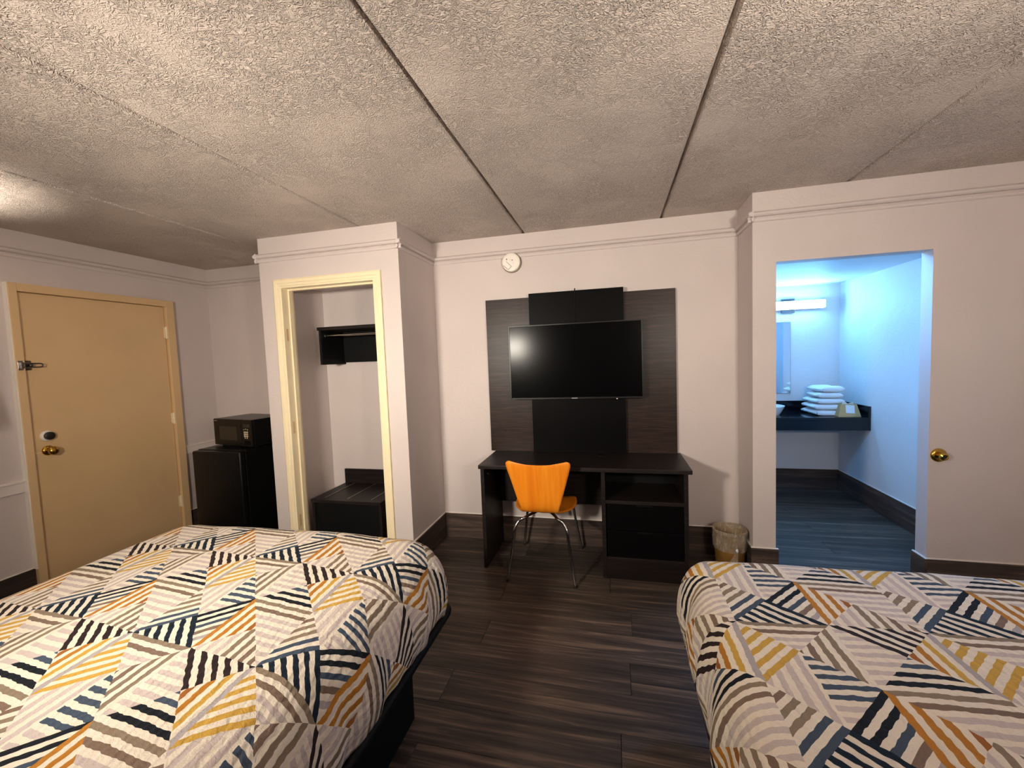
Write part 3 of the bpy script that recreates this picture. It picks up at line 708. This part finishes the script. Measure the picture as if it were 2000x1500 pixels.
# ------------------------------------------------------------------ bathroom fittings
def bath():
    yf, zt = 4.365, 0.828
    s = thing('vanity_counter', ((XS+XB)/2, (yf+YBB)/2, 0.708), 'black stone vanity counter with backsplash in the bathroom', 'counter')
    obj('counter_slab', bx(XS+0.001, XB-0.001, yf, YBB-0.001, zt-0.03, zt, bev=0.003), 'counter', s)
    obj('apron', bx(XS+0.001, XB-0.001, yf+0.002, yf+0.03, 0.708, zt-0.03), 'counter', s)
    obj('backsplash', bx(XS+0.001, XB-0.022, YBB-0.021, YBB-0.001, zt, zt+0.1, bev=0.002), 'counter', s)
    obj('side_splash', bx(XB-0.021, XB-0.001, yf, YBB-0.021, zt, zt+0.1, bev=0.002), 'counter', s)
    s = thing('vessel_sink', (1.44, 4.61, zt), 'white porcelain vessel sink on the black bathroom counter', 'sink')
    obj('bowl', lathe(B(), [(0.15, zt), (0.155, zt+0.004), (0.175, zt+0.04), (0.195, zt+0.082), (0.198, zt+0.088), (0.193, zt+0.088), (0.172, zt+0.05), (0.13, zt+0.02), (0.03, zt+0.012), (0.001, zt+0.012)], (1.44, 4.61, 0), seg=48, cap=False), 'porcelain', s, True, 60)
    obj('drain', lathe(B(), [(0.028, zt+0.012), (0.028, zt+0.016), (0.001, zt+0.016)], (1.44, 4.61, 0), seg=20), 'chrome', s)
    # mirror
    s = thing('wall_mirror', (1.455, YBB, 1.005), 'frameless wall mirror above the bathroom sink', 'mirror')
    obj('backing', bx(1.105, 1.806, YBB-0.014, YBB-0.0005, 1.005, 1.754, bev=0.002), 'greymark', s)
    obj('mirror_glass', bx(1.11, 1.801, YBB-0.017, YBB-0.0145, 1.01, 1.749), 'mirror', s)
    # light bar
    s = thing('vanity_light', (1.775, YBB, 1.91), 'glowing horizontal light bar on the bathroom wall', 'light')
    obj('back_plate', bx(1.713, 1.838, YBB-0.025, YBB-0.0005, 1.84, 1.992, bev=0.006), 'chrome', s)
    obj('diffuser', bx(1.45, 2.085, YBB-0.085, YBB-0.028, 1.878, 1.952, bev=0.004), 'bathlamp', s)
    bm = box(B(), 1.446, 2.089, YBB-0.0278, YBB-0.0252, 1.872, 1.958); box(bm, 1.446, 2.089, YBB-0.062, YBB-0.0278, 1.953, 1.957); box(bm, 1.446, 2.089, YBB-0.062, YBB-0.0278, 1.873, 1.877)
    obj('rear_housing', bm, 'whiteplastic', s)  # channel added to keep the diffuser's glow off the wall behind it
    for q in (1.442, 2.085): obj('end_cap', bx(q, q+0.008, YBB-0.088, YBB-0.026, 1.875, 1.955, bev=0.002), 'chrome', s)
    s = thing('dome_fill_light', (1.35, 3.135, HB-0.045), 'unseen round dome added as fill light on the bathroom ceiling', 'light')  # lamp added out of view to even out light on the bathroom walls
    obj('trim_ring', lathe(B(), [(0.11, HB-0.0005), (0.11, HB-0.012), (0.1, HB-0.014)], (1.35, 3.135, 0), seg=36), 'chrome', s, True, 50)
    obj('dome', lathe(B(), [(0.1, HB-0.014), (0.09, HB-0.032), (0.06, HB-0.043), (0.001, HB-0.046)], (1.35, 3.135, 0), seg=36), 'bathfill', s, True)
    # folded towels
    def towel(z, wd, dp, th, x, y, rz, label):
        rows = []; n = 26; m = 10
        # cross-section: folded roll, closed loop with front fold bulge
        for j in range(m+1):
            v = -1+2*j/m; row = []
            for i in range(n+1):
                a = 2*math.pi*i/n
                ca, sa = math.cos(a), math.sin(a)
                xx = math.copysign(abs(ca)**0.45, ca)*wd/2; zz = th/2+math.copysign(abs(sa)**0.7, sa)*th/2
                end = (1-max(0, abs(v)-0.8)/0.2*0.25)
                zz = th/2+(zz-th/2)*end+0.004*math.sin(5*v+x*40)
                row.append(Vector((xx*(0.98+0.02*math.sin(9*v)), v*dp/2, max(0, zz))))
            rows.append(row)
        o = loft('folded_towel', rows, 'towel', None, 0.0)
        me = o.data; bm = bmesh.new(); bm.from_mesh(me); bmesh.ops.remove_doubles(bm, verts=bm.verts, dist=1e-5); bmesh.ops.holes_fill(bm, edges=[e for e in bm.edges if e.is_boundary]); bmesh.ops.recalc_face_normals(bm, faces=bm.faces); bm.to_mesh(me); bm.free(); me.shade_smooth()
        o.location = (x, y, z); o.rotation_euler = (0, 0, rz)
        tag(o, label, 'towel', 'folded towels on the bathroom counter')
        # fold lip
        lip = loft('fold_lip', [[Vector((-wd/2-0.004, v*dp/2*0.97, th*0.30)), Vector((-wd/2-0.010, v*dp/2*0.97, th*0.5)), Vector((-wd/2-0.004, v*dp/2*0.97, th*0.70)), Vector((0, v*dp/2*0.97, th*0.62))] for v in (-1, -0.5, 0, 0.5, 1)], 'towel', None, 0.003)
        lip.parent = o; lip.location = lip.location
    specs = [(0.052, 0.245, 0.30, 1.985, 4.62, 0.06, 'bottom white towel of the folded stack on the bathroom counter'),
             (0.052, 0.240, 0.30, 1.98, 4.62, -0.03, 'second white towel from the bottom of the folded stack'),
             (0.050, 0.225, 0.29, 1.985, 4.62, 0.05, 'third white towel from the bottom of the folded stack'),
             (0.050, 0.200, 0.28, 1.995, 4.62, -0.05, 'fourth white towel from the bottom of the folded stack'),
             (0.056, 0.185, 0.27, 2.005, 4.62, 0.10, 'top white towel of the folded stack on the bathroom counter')]
    z = zt
    for th, wd, dp, x, y, rz, lab in specs:
        towel(z, wd, dp, th, x, y, rz, lab); z += th+0.0035
    # tan amenity box
    x0, x1, y0, y1 = 2.012, 2.192, 4.395, 4.475
    s = thing('amenity_box', ((x0+x1)/2, (y0+y1)/2, zt), 'tan wedge-shaped holder with a white card beside the towels', 'box')
    bm = B(); z1 = zt+0.115
    bt = [(x0, y0, zt), (x1, y0, zt), (x1, y1, zt), (x0, y1, zt)]; tp = [(x0+0.028, y0+0.03, z1), (x1-0.022, y0+0.03, z1), (x1-0.022, y1-0.006, z1), (x0+0.028, y1-0.006, z1)]
    vb = [bm.verts.new(p) for p in bt]; vt = [bm.verts.new(p) for p in tp]
    bm.faces.new(vb); bm.faces.new(vt)
    for i in range(4): bm.faces.new((vb[i], vb[(i+1) % 4], vt[(i+1) % 4], vt[i]))
    bmesh.ops.bevel(bm, geom=list(bm.edges), offset=0.003, segments=2, profile=0.5, affect='EDGES')
    obj('holder_body', bm, 'boxtan', s)
    bm = B()
    def fp(u, h): # point on sloping front, pushed out
        t = h/0.115; return Vector((x0+u*(x1-x0), y0+0.03*t-0.0025, zt+h))
    a = [bm.verts.new(fp(u, h)) for u, h in ((0.34, 0.036), (0.73, 0.032), (0.75, 0.104), (0.36, 0.108))]; b2 = [bm.verts.new(v.co+Vector((0, 0.0018, 0))) for v in a]
    bm.faces.new(a); bm.faces.new(list(reversed(b2)))
    for i in range(4): bm.faces.new((a[i], a[(i+1) % 4], b2[(i+1) % 4], b2[i]))
    obj('white_card', bm, 'paper', s)
    rows = []
    for i in range(5):
        t = i/4
        rows.append([Vector((x0+0.05+0.085*j/6, y0+0.05+0.010*math.sin(j*1.7+t*2), z1-0.004+0.03*t*(0.6+0.4*math.sin(j*1.1+1)))) for j in range(7)])
    loft('paper_tuft', rows, 'paper', s, 0.001)
bath()

# ------------------------------------------------------------------ beds
def rprofile(ax, az, drop, slant):
    """arc-length table of edge profile: returns function s -> (out, down)"""
    pts = [(0.0, 0.0)]
    for i in range(1, 41):
        t = i/40*math.pi/2
        e = 0.86
        pts.append((ax*math.sin(t)**e, az*(1-math.cos(t)**e)))
    z = az
    while z < drop:
        z += 0.02; pts.append((ax-slant*(z-az), z))
    pts = np.array(pts); sl = np.concatenate([[0], np.cumsum(np.hypot(*np.diff(pts, axis=0).T))])
    return (lambda s: (float(np.interp(s, sl, pts[:, 0])), float(np.interp(s, sl, pts[:, 1])))), float(sl[-1])
def make_quilt(name, label, x0, x1, yh, yfoot, ztop, profL, profR, profF, crown, affine, seed):
    """x0,x1: outer sides; affine: (origin x,y on flat cloth, ux, uy) -> pattern units"""
    fL, sL = rprofile(*profL); fR, sR = rprofile(*profR); fF, sF = rprofile(*profF)
    ixl, ixr, iyf = x0+profL[0], x1-profR[0], yfoot-profF[0]
    rnd = np.random.RandomState(seed); ph = rnd.uniform(0, 6.28, 12)
    stp = 0.0125
    A = np.concatenate([np.linspace(ixl-sL, ixl, int(sL/stp)+1)[:-1], np.linspace(ixl, ixr, int((ixr-ixl)/0.02)), np.linspace(ixr, ixr+sR, int(sR/stp)+1)[1:]])
    Bv = np.concatenate([np.linspace(yh, iyf, int((iyf-yh)/0.02)), np.linspace(iyf, iyf+sF, int(sF/stp)+1)[1:]])
    O, ux, uy = affine; Mi = np.linalg.inv(np.array([[ux[0], uy[0]], [ux[1], uy[1]]]))
    rows = []; uv = []
    cxm = (x0+x1)/2; hw = (x1-x0)/2
    for b_ in Bv:
        row = []
        for a in A:
            dx = a-ixr if a > ixr else (a-ixl if a < ixl else 0.0); dy = max(0.0, b_-iyf)
            bxp, byp = min(max(a, ixl), ixr), min(b_, iyf)
            fS, sS = (fR, sR) if dx > 0 else (fL, sL)
            rho = math.hypot(dx, dy)
            if rho > 0:
                wy = dy*dy/(rho*rho); nx, ny = dx/rho, dy/rho
                lim = sS*(1-wy)+sF*wy; rr = min(rho, lim)
                o1, d1 = fS(min(rr, sS)); o2, d2 = fF(min(rr, sF))
                out, dn = o1*(1-wy)+o2*wy, d1*(1-wy)+d2*wy
            else: nx = ny = out = dn = 0.0; rr = 0.0
            t = (bxp-cxm)/hw
            z = ztop-crown*t*t-dn
            # gentle folds
            sidew = min(1.0, dn/0.12)
            tang = b_ if abs(nx) > abs(ny) else a
            fold = sidew*(0.006*math.sin(19*tang+ph[0])+0.004*math.sin(33*tang+ph[1])+0.003*math.sin(57*tang+ph[2]))
            z += 0.004*math.sin(5*a+ph[3])*math.sin(4*b_+ph[4])*(1-sidew)+0.002*math.sin(13*a+ph[5]+3*b_)*(1-sidew)
            row.append((bxp+nx*(out+fold), byp+ny*(out+fold), z))
            q = Mi @ np.array([a-O[0], b_-O[1]]); uv.append((q[0]+8, q[1]+8))
        rows.append(row)
    o = loft(name, rows, 'quilt', None, 0.0, True, uv)
    md = o.modifiers.new('thickness', 'SOLIDIFY'); md.thickness = 0.012; md.offset = -1
    tag(o, label, 'quilt')
    return o
def bed(xc, label, hx, yfoot, base_x, base_foot, rail_hx, rail_foot, zr, ztop):
    yh = -0.27
    s = thing('bed', (xc, (yh+yfoot)/2, 0), label, 'bed')
    bxm = xc-hx
    bm = B(); box(bm, xc-hx, xc+hx, yh, yfoot, zr+0.005, ztop, bev=0.06, seg=4)
    obj('mattress', bm, 'fabric_w', s, True, 60)
    # base panels
    b0, b1 = base_x
    obj('side_panel', bx(b0, b0+0.02, yh, base_foot, 0, zr-0.03), 'blackmatte', s)
    obj('side_panel', bx(b1-0.02, b1, yh, base_foot, 0, zr-0.03), 'blackmatte', s)
    obj('foot_panel', bx(b0+0.02, b1-0.02, base_foot-0.02, base_foot, 0, zr-0.03), 'blackmatte', s)
    # deck with rounded rail
    obj('deck', bx(xc-rail_hx+0.02, xc+rail_hx-0.02, yh, rail_foot-0.02, zr-0.03, zr, bev=0.008), 'blackmatte', s)
    rr = 0.07; pts = [(xc-rail_hx, yh, zr-0.005)]
    for k in range(9):
        a = math.pi-k/8*math.pi/2; pts.append((xc-rail_hx+rr+rr*math.cos(a), rail_foot-rr+rr*math.sin(a), zr-0.005))
    for k in range(9):
        a = math.pi/2-k/8*math.pi/2; pts.append((xc+rail_hx-rr+rr*math.cos(a), rail_foot-rr+rr*math.sin(a), zr-0.005))
    pts.append((xc+rail_hx, yh, zr-0.005))
    obj('edge_rail', tube(B(), pts, 0.018, 12), 'blackmatte', s, True)
    hb = obj('headboard', bx(xc-hx-0.02, xc+hx+0.02, YB+0.001, YB+0.05, 0.25, 1.22, bev=0.004), 'desk', s)
    return s
# left bed
bed(-1.555, 'left bed on a black platform base nearest the entry door', 0.715, 1.68, (-2.28, -0.835), 1.487, 0.792, 1.765, 0.335, 0.62)
make_quilt('quilt', 'geometric striped quilt on the left bed near the entry door', -2.375, -0.747, -0.25, 1.83, 0.678, (0.2, 0.26, 0.33, 0.02), (0.21, 0.26, 0.32, 0.25), (0.19, 0.24, 0.31, 0.3), 0.022,
           ((-0.972, 0.888), (0.2495, -0.018), (-0.0165, 0.2455)), 4)
# right bed
bed(1.05, 'right bed on a black platform base before the bathroom doorway', 0.715, 1.72, (0.335, 1.77), 1.487, 0.775, 1.74, 0.315, 0.62)
make_quilt('quilt', 'geometric striped quilt on the right bed near the bathroom doorway', 0.232, 1.868, -0.25, 1.84, 0.672, (0.13, 0.22, 0.36, 0.25), (0.17, 0.22, 0.34, 0.02), (0.17, 0.22, 0.33, 0.2), 0.018,
           ((0.348, 1.34), (0.2495, 0.009), (-0.004, 0.2425)), 9)

def pillow(x, rz, label):
    rows = []; n = 24
    W, D, T = 0.34, 0.22, 0.085
    bm = B(); bmesh.ops.create_uvsphere(bm, u_segments=28, v_segments=16, radius=1)
    for v in bm.verts:
        x_, y_, z_ = v.co
        f = lambda q: math.copysign(abs(q)**0.6, q)
        v.co = Vector((f(x_)*W, f(y_)*D, z_*T*(0.75+0.25*(1-abs(x_)))))
    bmesh.ops.rotate(bm, verts=bm.verts, cent=(0, 0, 0), matrix=Matrix.Rotation(math.radians(74), 3, 'X'))
    bmesh.ops.translate(bm, verts=bm.verts, vec=Vector((x, -0.135, 0.665+0.235)))
    o = obj('pillow', bm, 'fabric_w', None, True)
    tag(o, label, 'pillow', 'pillows at the bed heads')
for x, lab in ((-1.93, 'white pillow at the head of the left bed, nearer the entry door'), (-1.18, 'white pillow at the head of the left bed, nearer the aisle'),
               (0.67, 'white pillow at the head of the right bed, nearer the aisle'), (1.42, 'white pillow at the head of the right bed, nearer the right wall')):
    pillow(x, 0.0, lab)

# ------------------------------------------------------------------ lamps of the room
def wall_lamp(x, z, mat, label, turn, tilt, light_baffle):
    s = thing('wall_lamp', (x, YB, z), label, 'lamp', 'wall lamps above the beds')
    c = Vector((x, YB+0.14, z)); rot = Matrix.Rotation(math.radians(turn), 3, 'Z') @ Matrix.Rotation(math.radians(tilt), 3, 'X')
    def head(name, bm, m):
        bmesh.ops.rotate(bm, verts=bm.verts, cent=c, matrix=rot); obj(name, bm, m, s)
    obj('back_plate', lathe(B(), [(0.06, 0.0005), (0.06, 0.012), (0.02, 0.02)], (x, YB, z), 'y', 28), 'brass', s, True, 50)
    obj('arm', tube(B(), [(x, YB+0.015, z), (x, YB+0.12, z)], 0.01, 10), 'brass', s, True)
    head('housing', bx(x-0.16, x+0.16, YB+0.10, YB+0.155, z-0.12, z+0.12, bev=0.004), 'brass')
    bm = B(); y0, y1 = YB+0.155, YB+0.155+light_baffle
    box(bm, x-0.162, x-0.156, y0, y1, z-0.12, z+0.12); box(bm, x+0.156, x+0.162, y0, y1, z-0.12, z+0.12); box(bm, x-0.156, x+0.156, y0, y1, z+0.114, z+0.12); box(bm, x-0.156, x+0.156, y0, y1, z-0.12, z-0.114)
    head('light_baffle', bm, 'blackmatte')  # frame added to cut lamp light on ceiling, beds and left wall
    head('diffuser', bx(x-0.15, x+0.15, YB+0.155, YB+0.17, z-0.11, z+0.11, bev=0.006), mat)
wall_lamp(-1.5, 1.66, 'globe_l', 'box wall lamp with glowing front above the left bed', -4, -7, 0.15)
wall_lamp(1.0, 1.66, 'globe_r', 'box wall lamp with glowing front above the right bed', 16, 40, 0.05)
def floor_lamp(x, y):
    s = thing('floor_lamp', (x, y, 0), 'floor lamp with open drum shade by the left wall', 'lamp')
    obj('base', lathe(B(), [(0.001, 0), (0.14, 0), (0.14, 0.015), (0.03, 0.03), (0.012, 0.05)], (x, y, 0), seg=32), 'steel', s, True, 50)
    obj('pole', tube(B(), [(x, y, 0.04), (x, y, 1.36)], 0.011, 12), 'steel', s, True, 50)
    obj('lamp_shade', lathe(B(), [(0.19, 1.30), (0.15, 1.62), (0.146, 1.62), (0.186, 1.30)], (x, y, 0), seg=40, cap=False), 'shade', s, True, 50)
    ld = bpy.data.lights.new('floor_lamp_bulb', 'SPOT'); ld.energy = UPLIGHT_W; ld.color = LAMP_COL; ld.spot_size = math.radians(84); ld.spot_blend = 1.0; ld.shadow_soft_size = 0.08
    lo = bpy.data.objects.new('floor_lamp_bulb', ld); C.objects.link(lo); lo.parent = s; lo.location = (0, 0, 1.42); lo.rotation_euler = (math.pi, 0, 0)
floor_lamp(-3.28, 1.15)
